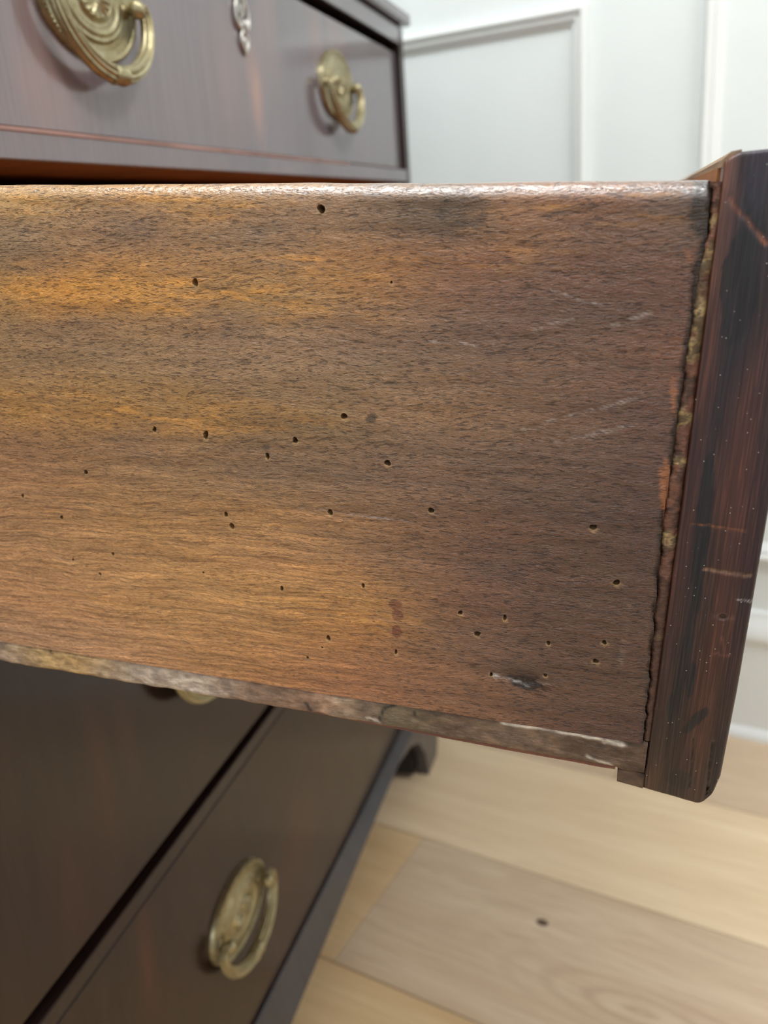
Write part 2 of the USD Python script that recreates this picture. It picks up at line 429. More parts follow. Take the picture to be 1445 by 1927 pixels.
# drawer fronts, a little proud or recessed as they sit
for zb, zt, y0 in ((.0575, .199, .007), (-.4165, -.1825, .0035), (-.684, -.4335, .0012)):
    w = IN - .0025
    if zb == -.4165:
        fr3 = ext_y([(-w, z_(-.4105)), (w, z_(-.4168)), (w, z_(zt)), (-w, z_(zt))], y0, y0 + .02)
        obj("drawer_front", fr3.subdivide_to_size(.02), "front", chest, False, {"streak": streaks(STREAK3)})
        obj("drawer_box", box(-w + .006, w - .006, y0 + .02, DEP - .03, z_(zb + .008), z_(zt - .02)), "rawy", chest, False)
        continue
    obj("drawer_front", box(-w, w, y0, y0 + .02, z_(zb), z_(zt), .0016).subdivide_to_size(.012), "sheened" if zb > 0 else "front", chest, False, {"streak": streaks(STREAK1 if zb > 0 else STREAK4)})
    obj("drawer_box", box(-w + .006, w - .006, y0 + .02, DEP - .03, z_(zb + .008), z_(zt - .02)), "rawy", chest, False)
# apron with its bracket feet
def sy(pts): return [(x_(s), z_(z)) for s, z in pts]
right = [(.85, -.715), (.93, -.719), (.985, -.726), (1.04, -.738), (1.085, -.762), (1.115, -.80), (1.128, -.85), (1.182, -.85), (1.197, -.82), (1.214, -.78), (1.2275, -.735), (1.2285, -.684)]
left_top = [(.2315, -.664), (.2325, -.735), (.246, -.78), (.263, -.82), (.278, -.85), (.342, -.85), (.36, -.805), (.39, -.775), (.43, -.757), (.50, -.7485), (.60, -.744), (.72, -.733)]
obj("apron", ext_y(sy([(1.2285, -.684), (.2315, -.684)] + left_top[1:] + right[:-1]), -.001, .016), "apron", chest, False)
# slanted base moulding that leans out towards the floor, deeper at the left
def base_moulding():
    v = []
    ss = np.linspace(.2315, 1.2305, 41)
    for q in ss:
        zt = np.interp(q, [.23, .52, .83, 1.23], [-.662, -.672, -.683, -.687])
        zb = np.interp(q, [.23, .568, .856, .996, 1.23], [-.733, -.7165, -.6995, -.696, -.6945])
        for yy, zz in ((.0, zt), (-.0025, zt - .0006), (-.0125, zb + .0012), (-.0130, zb), (-.0115, zb - .0008), (.0, zb - .0008)):
            v.append((x_(q), yy, z_(zz)))
    f = []
    for i in range(40):
        for k in range(6):
            a, b = i * 6 + k, i * 6 + (k + 1) % 6
            f += [[a, b, b + 6], [a, b + 6, a + 6]]
    e = 40 * 6
    for k in range(1, 5):
        f += [[0, k + 1, k], [e, e + k, e + k + 1]]
    m = trimesh.Trimesh(np.array(v), np.array(f), process=False)
    if m.volume < 0: m.invert()
    return m
obj("base_moulding", base_moulding(), "apron", chest, 30)
def foot_side(sx):
    pl = [(.016, z_(-.684)), (.016, 0), (.062, 0), (.075, .045), (.11, .08), (.2, .1), (.4, .1), (.43, .06), (.44, 0), (.497, 0), (.497, z_(-.684))]
    return ext_x(pl, *sorted((sx * (HW - .002), sx * (HW - .02))))
for sx in (-1, 1):
    obj("foot_shade_block", box(*sorted((sx * (HW - .02), sx * (HW - .12))), .018, .1, .012, z_(-.705)), "dark", chest, False)  # dark blocks added so the foot openings read as deep shade
obj("foot_bracket", foot_side(1), "apron", chest, False)
obj("foot_bracket", foot_side(-1), "apron", chest, False)

# handles: oval dished plate with a rosette, two posts, a swinging bail
PA, PB = .0503, .0342
def plate_mesh():
    rho = np.concatenate([np.linspace(0.0, .44, 26), np.linspace(.45, 1.0, 44)]); na = 192
    th = np.arange(na) * 2 * np.pi / na
    def hgt(r, t):
        b = .0028 + 0 * r
        ros = np.clip((.31 - r) / .31, 0, 1)
        h = b + np.where(r < .31, .0022 + .0012 * np.sqrt(ros) + .0008 * np.cos(14 * t) * np.sin(np.pi * np.clip((r - .06) / .24, 0, 1)), 0)
        h += .0010 * np.exp(-((r - .335) / .018) ** 2) + .0013 * np.exp(-((r - .53) / .04) ** 2) + .0010 * np.exp(-((r - .645) / .028) ** 2)
        h += .0014 * np.clip((.70 - r) / .1, 0, 1) + .0006 * np.clip((.48 - r) / .05, 0, 1) * (r > .31) - .0005 * np.exp(-((r - .80) / .06) ** 2)
        h += .0011 * np.exp(-((r - .945) / .025) ** 2)
        return np.where(r > .985, 0, h)
    rr, tt = np.meshgrid(rho, th, indexing="ij")
    v = np.stack([PA * rr * np.cos(tt), -hgt(rr, tt), PB * rr * np.sin(tt)], -1).reshape(-1, 3)
    f = []
    n = len(rho)
    for i in range(n - 1):
        j = np.arange(na); k = (j + 1) % na
        f.append(np.stack([i * na + j, (i + 1) * na + j, (i + 1) * na + k], 1)); f.append(np.stack([i * na + j, (i + 1) * na + k, i * na + k], 1))
    m = trimesh.Trimesh(v, np.vstack(f), process=False)
    if (m.face_normals[:, 1] * m.area_faces).sum() > 0: m.invert()
    return m
def bead_rim():
    out = []
    for t in np.linspace(0, 2 * np.pi, 84, endpoint=False):
        s = trimesh.creation.icosphere(1, .00125); s.apply_translation([PA * .955 * math.cos(t), -.0032, PB * .955 * math.sin(t)]); out.append(s)
    return cat(*out)
def post_mesh(sx):
    m = lathe([(0, -.001), (.0042, -.001), (.0050, .001), (.0046, .003), (.0030, .0045), (.0030, .0068), (.0042, .0082), (.0054, .0100), (.0058, .0118), (.0052, .0142), (.0032, .0158), (.0013, .0166), (0, .0168)])
    v = m.vertices.copy(); m.vertices = np.c_[v[:, 0] + sx * .0376, -v[:, 2], v[:, 1]]
    if m.volume < 0: m.invert()
    return m
def bail_mesh(tilt):
    t = np.linspace(0, np.pi, 61)
    DROP, BW, OUT = .0420, .0486, .0106
    bx, bzv = BW * np.cos(t), -DROP * np.sin(t)
    hook = [(.0376, .0012), (.0425, .0022), (.0468, .0016)]
    p2 = np.array(hook + list(zip(bx, bzv))[1:-1] + [(-x, z) for x, z in hook[::-1]])
    rad = .0035 + .0014 * np.clip(-p2[:, 1] / DROP, 0, 1)
    rad[:2] = rad[-2:] = .0030
    ca, sa = math.cos(tilt), math.sin(tilt)
    p = np.c_[p2[:, 0], p2[:, 1] * sa - OUT, p2[:, 1] * ca]
    body = tube(p, rad, 60, 10, .11)
    mid = []
    for x, r in ((-.0046, .0060), (0, .0057), (.0046, .0060)):
        c = lathe([(0, -.0026), (r * .88, -.0026), (r, -.0008), (r, .0008), (r * .88, .0026), (0, .0026)], 28)
        v = c.vertices.copy(); c.vertices = np.c_[v[:, 2] + x, v[:, 0] - DROP * sa - OUT, v[:, 1] - DROP * ca]
        mid.append(c)
    return cat(body, *mid)
def handle(parent, s, y, z, tilt):
    h = empty("drawer_handle", (s, y, z), parent=parent)
    pl = obj("backplate", cat(plate_mesh(), bead_rim()), "brass", h, 50)
    obj("post", post_mesh(-1), "brass", h, 40); obj("post", post_mesh(1), "brass", h, 40)
    obj("bail", bail_mesh(tilt), "brass", h, 50)
    return h
def copy_handle(src, parent, s, y, z):
    x = UsdGeom.Xform.Define(stage, path_of("drawer_handle", parent))
    x.GetPrim().GetReferences().AddInternalReference(src.GetPath())
    x.GetPrim().GetAttribute("xformOp:translate").Set(Gf.Vec3d(s, y, z))
    x.GetPrim().SetInstanceable(True)
HS = .2241
HC = .0079
hA = handle(chest, HC - HS, .007, z_(.1334), .09)
copy_handle(hA, chest, HC + HS, .007, z_(.1334))
hB = handle(chest, HC - HS, .0012, z_(-.288), .04)
copy_handle(hB, chest, HC + HS, .0012, z_(-.288))
copy_handle(hB, chest, HC - HS, .0012, z_(-.5466))
copy_handle(hB, chest, HC + HS, .0012, z_(-.5466))

def escutcheon_mesh():
    out = []
    for sx in (-1, 1):
        pts = [(0, .030), (.006, .031), (.0105, .027), (.0115, .021), (.008, .0175), (.0062, .012), (.0085, .006), (.0115, .001), (.0118, -.006), (.0095, -.011), (.0055, -.013), (.0042, -.0095), (.007, -.0075)]
        p = np.array(pts); tt = np.linspace(0, 1, len(p)); ts = np.linspace(0, 1, 50)
        from scipy.interpolate import CubicSpline
        q = CubicSpline(tt, p)(ts)
        out.append(tube(np.c_[sx * q[:, 0], -.0016 + 0 * ts, q[:, 1]], .0019 + .0005 * np.sin(ts * 9), 10))
        pts = [(0, -.030), (.0042, -.0265), (.0058, -.0215), (.004, -.017), (.0015, -.0145)]
        p = np.array(pts); q = CubicSpline(np.linspace(0, 1, 5), p)(np.linspace(0, 1, 24))
        out.append(tube(np.c_[sx * q[:, 0], -.0016 + 0 * q[:, 0], q[:, 1]], .0018, 10))
        e = trimesh.creation.icosphere(2, .0028); e.apply_translation([sx * .0088, -.002, .0125]); out.append(e)
    for z, r in ((.0335, .0030), (-.0225, .0030), (-.0305, .0024)):
        e = trimesh.creation.icosphere(2, r); e.apply_scale([1, .7, 1.2]); e.apply_translation([0, -.0015, z]); out.append(e)
    ringo = Polygon([(.0068 * math.cos(a), .0085 * math.sin(a) + .004) for a in np.linspace(0, 6.283, 40, endpoint=False)])
    hole = Polygon([(.0028 * math.cos(a), .0028 * math.sin(a) + .006) for a in np.linspace(0, 6.283, 24, endpoint=False)]).union(Polygon([(-.0013, .005), (.0013, .005), (.0018, -.003), (-.0018, -.003)]))
    out.append(ext_y(ringo.difference(hole), -.002, .0))
    return cat(*out)
def escutcheon(parent, s, y, z):
    e = empty("escutcheon", (s, y, z), parent=parent)
    obj("pierced_plate", escutcheon_mesh(), "silver", e, 50)
    obj("keyhole", ext_y([(.0028 * math.cos(a), .0028 * math.sin(a) + .006) for a in np.linspace(0, 6.283, 16, endpoint=False)], -.0004, .0008), "dark", e, False)
    return e
esc = escutcheon(chest, .0045, .007, z_(.1655))

# ------------------------------------------------------------------ the pulled-out drawer; same axes, sagging about the width
XD = .256
CD, SD = math.cos(math.radians(DROOP)), math.sin(math.radians(DROOP))
def place(x, y, z):   # point of the drawer's own measuring frame (at the lens) -> room
    yy, zz = CD * y - SD * z, SD * y + CD * z
    return (x * cp - yy * sp, x * sp + yy * cp, zz + H)
OX, OY, OZ = .73, .18, -.186
drawer = tag(empty("open_drawer", place(OX, OY, OZ), PSI, DROOP),
             "pulled-out wooden drawer with a worn brown worm-holed side and dark front end", "drawer")
def loc(m):
    m.apply_translation([-OX, -OY, -OZ]); return m

# photo measurement -> side plane (y, z)
FPX = 1626.26
a_ = math.radians(PSI); b_ = math.radians(DROOP)
RZ = np.array([[cp, -sp, 0], [sp, cp, 0], [0, 0, 1]]); RX = np.array([[1, 0, 0], [0, CD, -SD], [0, SD, CD]])
MD = (R @ RZ @ RX)
def yz(px, py):
    px, py = np.asarray(px, float), np.asarray(py, float)
    q = np.stack([(px - 722.5) / FPX, (py - 963.5) / FPX, np.ones_like(px)], -1) @ MD
    return q[..., 1] * XD / q[..., 0], q[..., 2] * XD / q[..., 0]

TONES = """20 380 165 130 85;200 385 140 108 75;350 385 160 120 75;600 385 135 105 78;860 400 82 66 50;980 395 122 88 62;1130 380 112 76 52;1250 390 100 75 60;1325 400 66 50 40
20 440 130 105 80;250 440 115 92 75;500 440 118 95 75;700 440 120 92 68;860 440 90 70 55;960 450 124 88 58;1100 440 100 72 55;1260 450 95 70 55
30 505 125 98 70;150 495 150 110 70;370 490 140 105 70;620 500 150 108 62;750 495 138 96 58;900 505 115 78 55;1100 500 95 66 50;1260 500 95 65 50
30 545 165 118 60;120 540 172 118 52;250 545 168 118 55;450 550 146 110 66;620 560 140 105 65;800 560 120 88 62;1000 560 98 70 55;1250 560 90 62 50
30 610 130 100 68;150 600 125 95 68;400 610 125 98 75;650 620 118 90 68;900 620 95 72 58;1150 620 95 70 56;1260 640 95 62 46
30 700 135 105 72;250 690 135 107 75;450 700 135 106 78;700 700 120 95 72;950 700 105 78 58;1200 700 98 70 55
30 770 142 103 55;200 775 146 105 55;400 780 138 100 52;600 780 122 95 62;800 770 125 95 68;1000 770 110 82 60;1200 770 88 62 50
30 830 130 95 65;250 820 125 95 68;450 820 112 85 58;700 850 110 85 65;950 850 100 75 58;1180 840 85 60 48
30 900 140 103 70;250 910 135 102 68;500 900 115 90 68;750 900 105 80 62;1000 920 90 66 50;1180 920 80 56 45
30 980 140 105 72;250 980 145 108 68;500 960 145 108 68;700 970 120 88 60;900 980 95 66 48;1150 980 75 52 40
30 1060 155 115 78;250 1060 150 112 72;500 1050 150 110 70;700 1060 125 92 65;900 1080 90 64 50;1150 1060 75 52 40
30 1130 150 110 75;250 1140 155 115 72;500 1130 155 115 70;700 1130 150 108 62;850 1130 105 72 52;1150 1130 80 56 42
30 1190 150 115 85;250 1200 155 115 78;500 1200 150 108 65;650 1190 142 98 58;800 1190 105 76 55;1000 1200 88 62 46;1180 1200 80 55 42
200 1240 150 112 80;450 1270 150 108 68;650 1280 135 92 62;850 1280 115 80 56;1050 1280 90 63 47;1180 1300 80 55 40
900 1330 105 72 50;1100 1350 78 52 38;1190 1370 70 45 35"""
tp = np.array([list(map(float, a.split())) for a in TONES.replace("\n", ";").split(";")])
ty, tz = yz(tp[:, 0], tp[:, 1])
TONE_GAIN = 1.55  # tones mix stain colour with some sheen from the light
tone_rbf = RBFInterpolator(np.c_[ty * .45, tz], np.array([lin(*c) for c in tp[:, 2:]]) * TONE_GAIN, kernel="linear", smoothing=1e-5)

def blob(y, z, px, py, wy, wz, ang=0.0, p=2.0):
    cy, cz = yz(px, py)
    dy, dz = -(y - cy), z - cz
    c, s = math.cos(ang), math.sin(ang)
    u, v = (dy * c + dz * s) / wy, (-dy * s + dz * c) / wz
    return np.exp(-(u * u + v * v) ** (p / 2))

HOLES = [(604, 393, 6.2, 6.2), (367, 532, 4.6, 7), (647, 783, 5, 5.2), (387, 818, 4.6, 7.5), (291, 808, 4, 4.5), (555, 829, 5, 5), (503, 858, 3.5, 5.5), (729, 871, 5, 5),
         (162, 889, 3.4, 5), (43, 933, 3, 4), (116, 973, 3.6, 3.8), (425, 968, 3.8, 4.5), (436, 991, 5, 5.5), (621, 964, 4.4, 5.4), (811, 960, 4.5, 5), (212, 1043, 3, 3.6), (137, 1055, 2.4, 3),
         (530, 1107, 3.2, 4.6), (683, 1102, 3, 4.2), (618, 1201, 3.6, 5.4), (579, 1238, 2.4, 3), (898, 1192, 4.8, 5), (866, 1153, 4, 4), (950, 1163, 3, 4.8), (1032, 1210, 3.4, 4),
         (1137, 1208, 3.6, 4), (1121, 1244, 4.4, 4.4), (1116, 993, 5, 5), (1160, 1096, 5, 5), (924, 1269, 3, 4), (1026, 1271, 3.4, 3), (188, 1081, 3, 3), (606, 1217, 2, 2), (382, 1077, 2, 2.4), (736, 533, 2, 2.4), (745, 1227, 2.6, 5)]
SCR = [((985, 806), (1200, 748), 2.6, .00022), ((1045, 832), (1196, 797), 2.2, .00016), ((1150, 612), (1226, 586), 3.4, .0002), ((1003, 620), (1080, 598), 2.2, .00012), ((1100, 830), (1180, 800), 1.6, .0001),
       ((760, 640), (930, 650), 1.2, .00006), ((560, 955), (800, 985), 1.2, .00007), ((1035, 545), (1130, 575), 1.5, .0001), ((915, 1272), (965, 1280), 2, .0001), ((1010, 1283), (1050, 1290), 2, .0001)]
def seg_dist(y, z, a, b):
    ya, za = yz(*a); yb, zb = yz(*b)
    d = np.array([yb - ya, zb - za]); L2 = d @ d
    t = np.clip(((y - ya) * d[0] + (z - za) * d[1]) / L2, 0, 1)
    wob = .0006 * (meshkit.noise(np.stack([t * 9, 0 * t, 0 * t + a[0]], -1)) - .5)
    return np.hypot(y - ya - t * d[0] , z - za - t * d[1] - wob), t
PXM = .000177
def end_y(z):
    """the ragged front edge of the side, by height"""
    pts = np.array([(1337, 345), (1333, 425), (1306, 506), (1297, 604), (1283, 705), (1268, 806), (1257, 900), (1243, 1000), (1233, 1120), (1222, 1250), (1212, 1390)], float)
    py, pz = yz(pts[:, 0], pts[:, 1])
    o = np.argsort(pz)
    return np.interp(z, pz[o], py[o]) + .0008 * (meshkit.noise(np.stack([z * 420, 0 * z, 0 * z], -1), 3) - .5) + .0004 * (meshkit.noise(np.stack([z * 1500, 0 * z, 0 * z], -1), 5) - .5)

def side_tone(P):
    y, z = P[:, 1] + OY, P[:, 2] + OZ
    q = np.stack([y * 26, z * 150, 0 * y], -1)
    wy = .014 * (meshkit.fbm(q, 3, 1) - .5); wz = .006 * (meshkit.fbm(q, 3, 9) - .5)
    c = np.zeros((len(P), 3))
    yy = np.clip(y + wy, -.02, .24)
    for i in range(0, len(P), 50000):
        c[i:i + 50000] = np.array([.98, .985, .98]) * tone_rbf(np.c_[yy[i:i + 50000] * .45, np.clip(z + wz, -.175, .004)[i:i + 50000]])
    st = meshkit.fbm(np.stack([y * 30, z * 420, 0 * y], -1), 4, 21)
    c = c * (1 + .5 * (st - .5))[:, None]
    # golden worn-through patches
    gold = np.clip((meshkit.fbm(np.stack([y * 90, z * 620, 0 * y], -1), 4, 31) - .53) * 6, 0, 1)
    zone = np.clip(blob(y, z, 120, 545, .05, .006, 0) + blob(y, z, 330, 555, .05, .006, -.05) + blob(y, z, 650, 500, .03, .003) + .3 * blob(y, z, 960, 450, .02, .008) + blob(y, z, 380, 380, .02, .004)
                   + .8 * blob(y, z, 250, 775, .06, .006) + .7 * blob(y, z, 80, 385, .03, .004) + .7 * blob(y, z, 1150, 385, .02, .004) + .5 * blob(y, z, 650, 1150, .03, .009), 0, 1)
    c = c + (gold * zone)[:, None] * (np.array(lin(188, 134, 66)) * TONE_GAIN - c) * .75
    def paint(m, col, k=1.0):
        nonlocal c
        m = np.clip(m, 0, 1)[:, None] * k
        c = c * (1 - m) + np.array(lin(*col)) * m
    nz = meshkit.fbm(np.stack([y * 400, z * 900, 0 * y], -1), 3, 41)
    hard = lambda m, a=.35: np.clip((m + .5 * (nz - .5) - a) * 6, 0, 1)
    paint(hard(blob(y, z, 744, 1138, .0024, .0022, 0, 6)), (112, 52, 38), .65)
    paint(hard(blob(y, z, 748, 1158, .0022, .0022, 0, 6)), (108, 50, 38), .65)
    paint(hard(blob(y, z, 746, 1188, .0019, .0025, 0, 6)), (108, 50, 38), .7)
    paint(hard(blob(y, z, 987, 1284, .0062, .0028, -.15)), (38, 32, 32), .95)
    paint(blob(y, z, 985, 1270, .011, .0045), (58, 38, 28), .6)
    paint(hard(blob(y, z, 699, 787, .0022, .0015, .5)), (52, 42, 38), .7)
    paint(hard(blob(y, z, 500, 842, .0016, .0012)), (60, 50, 42), .6)
    paint(hard(blob(y, z, 868, 395, .0075, .006)), (66, 54, 44), .32)
    paint(hard(blob(y, z, 1075, 395, .012, .0018, .2), .55), (52, 42, 36), .45)
    paint(hard(blob(y, z, 1330, 385, .0045, .009, 0, 4)), (48, 36, 26), .85)
    # front edge: darkened line, then rubbed orange chips
    ey = end_y(z)
    d = y - ey
    paint(np.clip(1 - d / .0012, 0, 1) * np.clip(.3 + 1.6 * nz, 0, 1), (44, 32, 24), .9)
    chip = (hard(blob(y, z, 1253, 915, .0020, .0085, .12, 5), .4) + .7 * hard(blob(y, z, 1268, 750, .0012, .007, .12, 4), .6) + .5 * hard(blob(y, z, 1296, 480, .0010, .0035, .12, 4), .65))
    paint(chip, (170, 108, 68), .8)
    paint(hard(blob(y, z, 1125, 1200, .03, .02)), (74, 48, 34), .25)
    for a, b, w, _ in SCR:
        dd, t = seg_dist(y, z, a, b)
        paint(np.exp(-(dd / (w * PXM * .7)) ** 2) * np.clip(nz * 3.2 - .8, .05, 1), (200, 186, 178), .62)
    for px, py, ry, rz in HOLES:
        paint(blob(y, z, px, py + rz * .7, (ry + 2.0) * PXM, (rz + 1.2) * PXM, 0, 6), (196, 164, 118), .55)
    dd, t = seg_dist(y, z, (385, 541), (425, 544)); paint(np.exp(-(dd / .0003) ** 2), (60, 44, 30), .8)
    dd, t = seg_dist(y, z, (925, 1270), (1000, 1290)); paint(np.exp(-(dd / .0007) ** 2) * np.clip(nz * 2.6 - .9, 0, 1), (196, 190, 186), .8)
    dd, t = seg_dist(y, z, (1168, 1258), (1185, 1140)); paint(np.exp(-(dd / .0007) ** 2) * np.clip(nz * 2.4 - .9, 0, 1), (150, 130, 112), .6)
    return np.clip(c, .004, .9)

def side_disp(y, z):
    q = np.stack([y * 60, z * 300, 0 * y], -1)
    h = .00035 * (meshkit.fbm(q, 4, 3) - .5) + .0006 * (meshkit.fbm(np.stack([y * 9, z * 22, 0 * y], -1), 2, 4) - .5)
    h += .00016 * (meshkit.fbm(np.stack([y * 300, z * 900, 0 * y], -1), 2, 8) - .5)
    for a, b, w, dep in SCR:
        dd, t = seg_dist(y, z, a, b)
        h -= dep * np.exp(-(dd / (w * PXM)) ** 2) - .5 * dep * np.exp(-((dd - w * PXM * 2) / (w * PXM)) ** 2)
    h -= .0009 * blob(y, z, 990, 1286, .006, .0028, -.15) * meshkit.fbm(np.stack([y * 700, z * 900, 0 * y], -1), 2, 6) * 1.6
    h += .0004 * blob(y, z, 1010, 1300, .005, .0012, -.3)
    h -= .0003 * blob(y, z, 1257, 925, .0024, .0085, .08, 6)
    return h

TH = .011
RO = .0055
zs = np.linspace(-.1702, .004 - RO, 300)
ar = np.linspace(0, np.pi / 2, 12)[1:]
prof = [(0.0, z) for z in zs] + [(RO - RO * math.cos(a), .004 - RO + RO * math.sin(a)) for a in ar] + [(TH - .002, .004), (TH, .002), (TH, -.1702)]
prof = np.array(prof)
ysd = np.concatenate([np.linspace(0, .226, 390), np.linspace(.226, .40, 40)[1:]])
ny, npf = len(ysd), len(prof)
Yg = np.repeat(ysd[:, None], npf, 1); Zg = np.repeat(prof[None, :, 1], ny, 0); Xg = np.repeat(prof[None, :, 0], ny, 0)
ey = end_y(prof[:, 1])
k_ = np.clip(1 - Yg / .012, 0, 1)
Yg = Yg + (ey[None, :] - 0.0) * k_ + 0
bev = np.clip((Zg + .004) / .008, 0, 1)
Zg = Zg - .0017 * np.clip((Yg + .0128) / .22, 0, 1.6) * bev + bev * .0006 * (meshkit.fbm(np.stack([Yg * 40, 0 * Yg, 0 * Yg], -1), 2, 12) - .5)
Zg = Zg - np.clip((-.150 - Zg) / .02, 0, 1) * .0016 * np.clip((Yg + .0144) / .25, 0, 1)
# longer to the bottom towards the back
D = side_disp(Yg, Zg)
fr = (np.arange(npf) < 312)[None, :] * np.ones((ny, 1))
Xg = Xg - D * fr
Vg = np.stack([Xg + XD, Yg, Zg], -1).reshape(-1, 3)
F = grid_faces(ny, npf)
i = np.arange(ny - 1) * npf
F = np.vstack([F, np.stack([i + npf - 1, i + npf * 2 - 1, i + npf], 1), np.stack([i + npf - 1, i + npf, i], 1)])
caps = trimesh.creation.triangulate_polygon
def fan(base, flip):
    # profile cap: strip between the front column and the back edge
    f = []
    last = base + npf - 1
    top = base + npf - 2
    for k in range(300 - 1):
        f.append([base + k, base + k + 1, last])
    for k in range(299, npf - 2):
        f.append([base + k, base + k + 1, last])
    f = np.array(f)
    return f[:, ::-1] if flip else f
F = np.vstack([F, fan(0, False), fan((ny - 1) * npf, True)])
sm = trimesh.Trimesh(Vg, F, process=False)
if sm.volume < 0: sm.invert()
mf = m3.Manifold(m3.Mesh(sm.vertices.astype(np.float32), sm.faces.astype(np.uint32)))
if mf.status() == m3.Error.NoError and not mf.is_empty():
    cut = []
    for k, (px, py, ry, rz) in enumerate(HOLES):
        cy, cz = yz(px, py)
        a = np.arange(14) * 2 * np.pi / 14
        wob = 1 + .12 * np.sin(2 * a + k) + .07 * np.sin(3 * a + 2.1 * k)
        c0 = 1.22 * np.c_[ry * PXM * np.cos(a) * wob, rz * PXM * np.sin(a) * wob]
        dep = .0095 if min(ry, rz) > 2.8 else .003
        pts = []
        for x, s, dz in ((-.002, 1.0, 0), (dep, .85, .0006 * math.sin(k * 1.7))):
            pts.append(np.c_[np.full(14, XD + x), cy + c0[:, 0] * s, cz + c0[:, 1] * s + dz])
        cut.append(m3.Manifold.hull_points(np.vstack(pts)))
    mf = mf - m3.Manifold.batch_boolean(cut, m3.OpType.Add)
    mm = mf.to_mesh(); sm = trimesh.Trimesh(np.array(mm.vert_properties)[:, :3], np.array(mm.tri_verts), process=False)
else:
    print("side panel is not a manifold", mf.status())
obj("side_panel", loc(sm), "side", drawer, 60, {"tone": side_tone, "straight": lambda P: np.clip((-.07 - (P[:, 2] + OZ)) / .04, 0, 1) * np.clip(((P[:, 1] + OY) - .05) / .05, 0, 1), "worn": lambda P: np.clip((P[:, 2] + OZ + .0012) / .0018, 0, 1)})

# grimy runner strip under the side
RUNT = """0 1225 140 122 105;90 1235 150 125 85;150 1240 160 132 90;250 1265 138 125 112;350 1285 165 152 138;450 1305 120 100 85;540 1325 110 88 72;600 1330 140 112 92;650 1340 130 112 94;700 1345 105 88 74;740 1350 92 82 62;800 1360 88 74 58;860 1375 84 66 52;950 1395 98 80 64;1040 1410 88 70 54;1100 1425 76 60 46;1180 1425 76 58 44"""
rp = np.array([list(map(float, a.split())) for a in RUNT.split(";")])
ry_, rz_ = yz(rp[:, 0], rp[:, 1])
oo = np.argsort(ry_)
rc = np.array([lin(*c) for c in rp[:, 2:]]) * TONE_GAIN
def run_tone(P):
    y, z = P[:, 1] + OY, P[:, 2] + OZ
    yw = y + .012 * (meshkit.fbm(np.stack([y * 120, z * 250, 0 * y], -1), 3, 2) - .5)
    c = np.stack([np.interp(yw, ry_[oo], rc[oo, k]) for k in range(3)], -1)
    n = meshkit.fbm(np.stack([y * 300, z * 420, 0 * y], -1), 4, 14)
    c = c * (.55 + .9 * n)[:, None]
    crack = np.zeros(len(y))
    for a, b, w in (((712, 1357), (722, 1336), 3.5), ((722, 1336), (742, 1327), 3.5), ((778, 1340), (782, 1352), 2.5), ((575, 1325), (582, 1338), 6), ((92, 1222), (96, 1232), 3)):
        dd, t = seg_dist(y, z, a, b); crack = np.maximum(crack, np.exp(-(dd / (w * PXM)) ** 2))
    c = c * (1 - .92 * crack)[:, None]
    for a, b, w, k in (((690, 1352), (712, 1358), 3, .8), ((945, 1362), (1130, 1391), 3.2, 1.0), ((1140, 1396), (1172, 1402), 5, .8), ((1105, 1425), (1150, 1440), 3, .6), ((340, 1275), (400, 1290), 5, .35)):  # pale smears of glue, brightened with a painted glint
        dd, t = seg_dist(y, z, a, b)
        m = np.clip(np.exp(-(dd / (w * PXM)) ** 2) * k * np.clip(n * 3.2 - .6, 0, 1.2), 0, 1)[:, None]
        c = c * (1 - m) + np.array(lin(236, 226, 210)) * m
    return np.clip(c, .003, .9)
def rough_strip(y0, y1, ztop, zbot, x0, x1, amp, seed, ny=420, nz=26):
    """a board whose left face and lower edge are uneven; ztop, zbot are functions of y"""
    ys = np.linspace(y0, y1, ny); v = np.linspace(0, 1, nz)
    Y, Vv = np.meshgrid(ys, v, indexing="ij")
    zb = zbot(Y) + amp * (meshkit.fbm(np.stack([Y * 90, 0 * Y, 0 * Y], -1), 4, seed) - .5)
    Z = zb + (ztop(Y) - zb) * Vv
    X = x0 + amp * 1.6 * (meshkit.fbm(np.stack([Y * 160, Z * 300, 0 * Y], -1), 4, seed + 3) - .5)
    e = np.minimum(np.minimum(Vv, 1 - Vv) * nz / 3.0, 1)
    X = X + (1 - e) * amp * .8
    A = np.stack([X, Y, Z], -1).reshape(-1, 3); B = np.stack([0 * X + x1, Y, Z], -1).reshape(-1, 3)
    f = grid_faces(ny, nz); N = len(A)
    idx = np.arange(ny * nz).reshape(ny, nz)
    loop = np.concatenate([idx[:-1, 0], idx[-1, :-1], idx[:0:-1, -1], idx[0, :0:-1]])
    nx = np.roll(loop, -1)
    fs = np.vstack([f, f[:, ::-1] + N, np.stack([loop, nx, nx + N], 1)[:, ::-1], np.stack([loop, nx + N, loop + N], 1)[:, ::-1]])
    m = trimesh.Trimesh(np.vstack([A, B]), fs, process=False)
    if m.volume < 0: m.invert()
    return m
zt_ = lambda Y: np.interp(Y, [-.016, .04, .25], [-.1694, -.1704, -.1720])
zb_ = lambda Y: np.interp(Y, [-.0162, -.0085, -.0072, .11, .24, .4], [-.1822, -.1822, -.1815, -.1806, -.1815, -.1825])
obj("runner", loc(rough_strip(-.0162, .40, zt_, zb_, XD + .0004, XD + .016, .0009, 5)), "grime", drawer, 60, {"tone": run_tone})
obj("bottom_lip", loc(rough_strip(-.0068, .118, lambda Y: np.interp(Y, [-.008, .118], [-.1812, -.1804]), lambda Y: np.interp(Y, [-.008, .04, .085, .118], [-.1832, -.1826, -.1816, -.1809]), XD + .0016, XD + .02, .0003, 9, 200, 8)), "lip", drawer, 60)
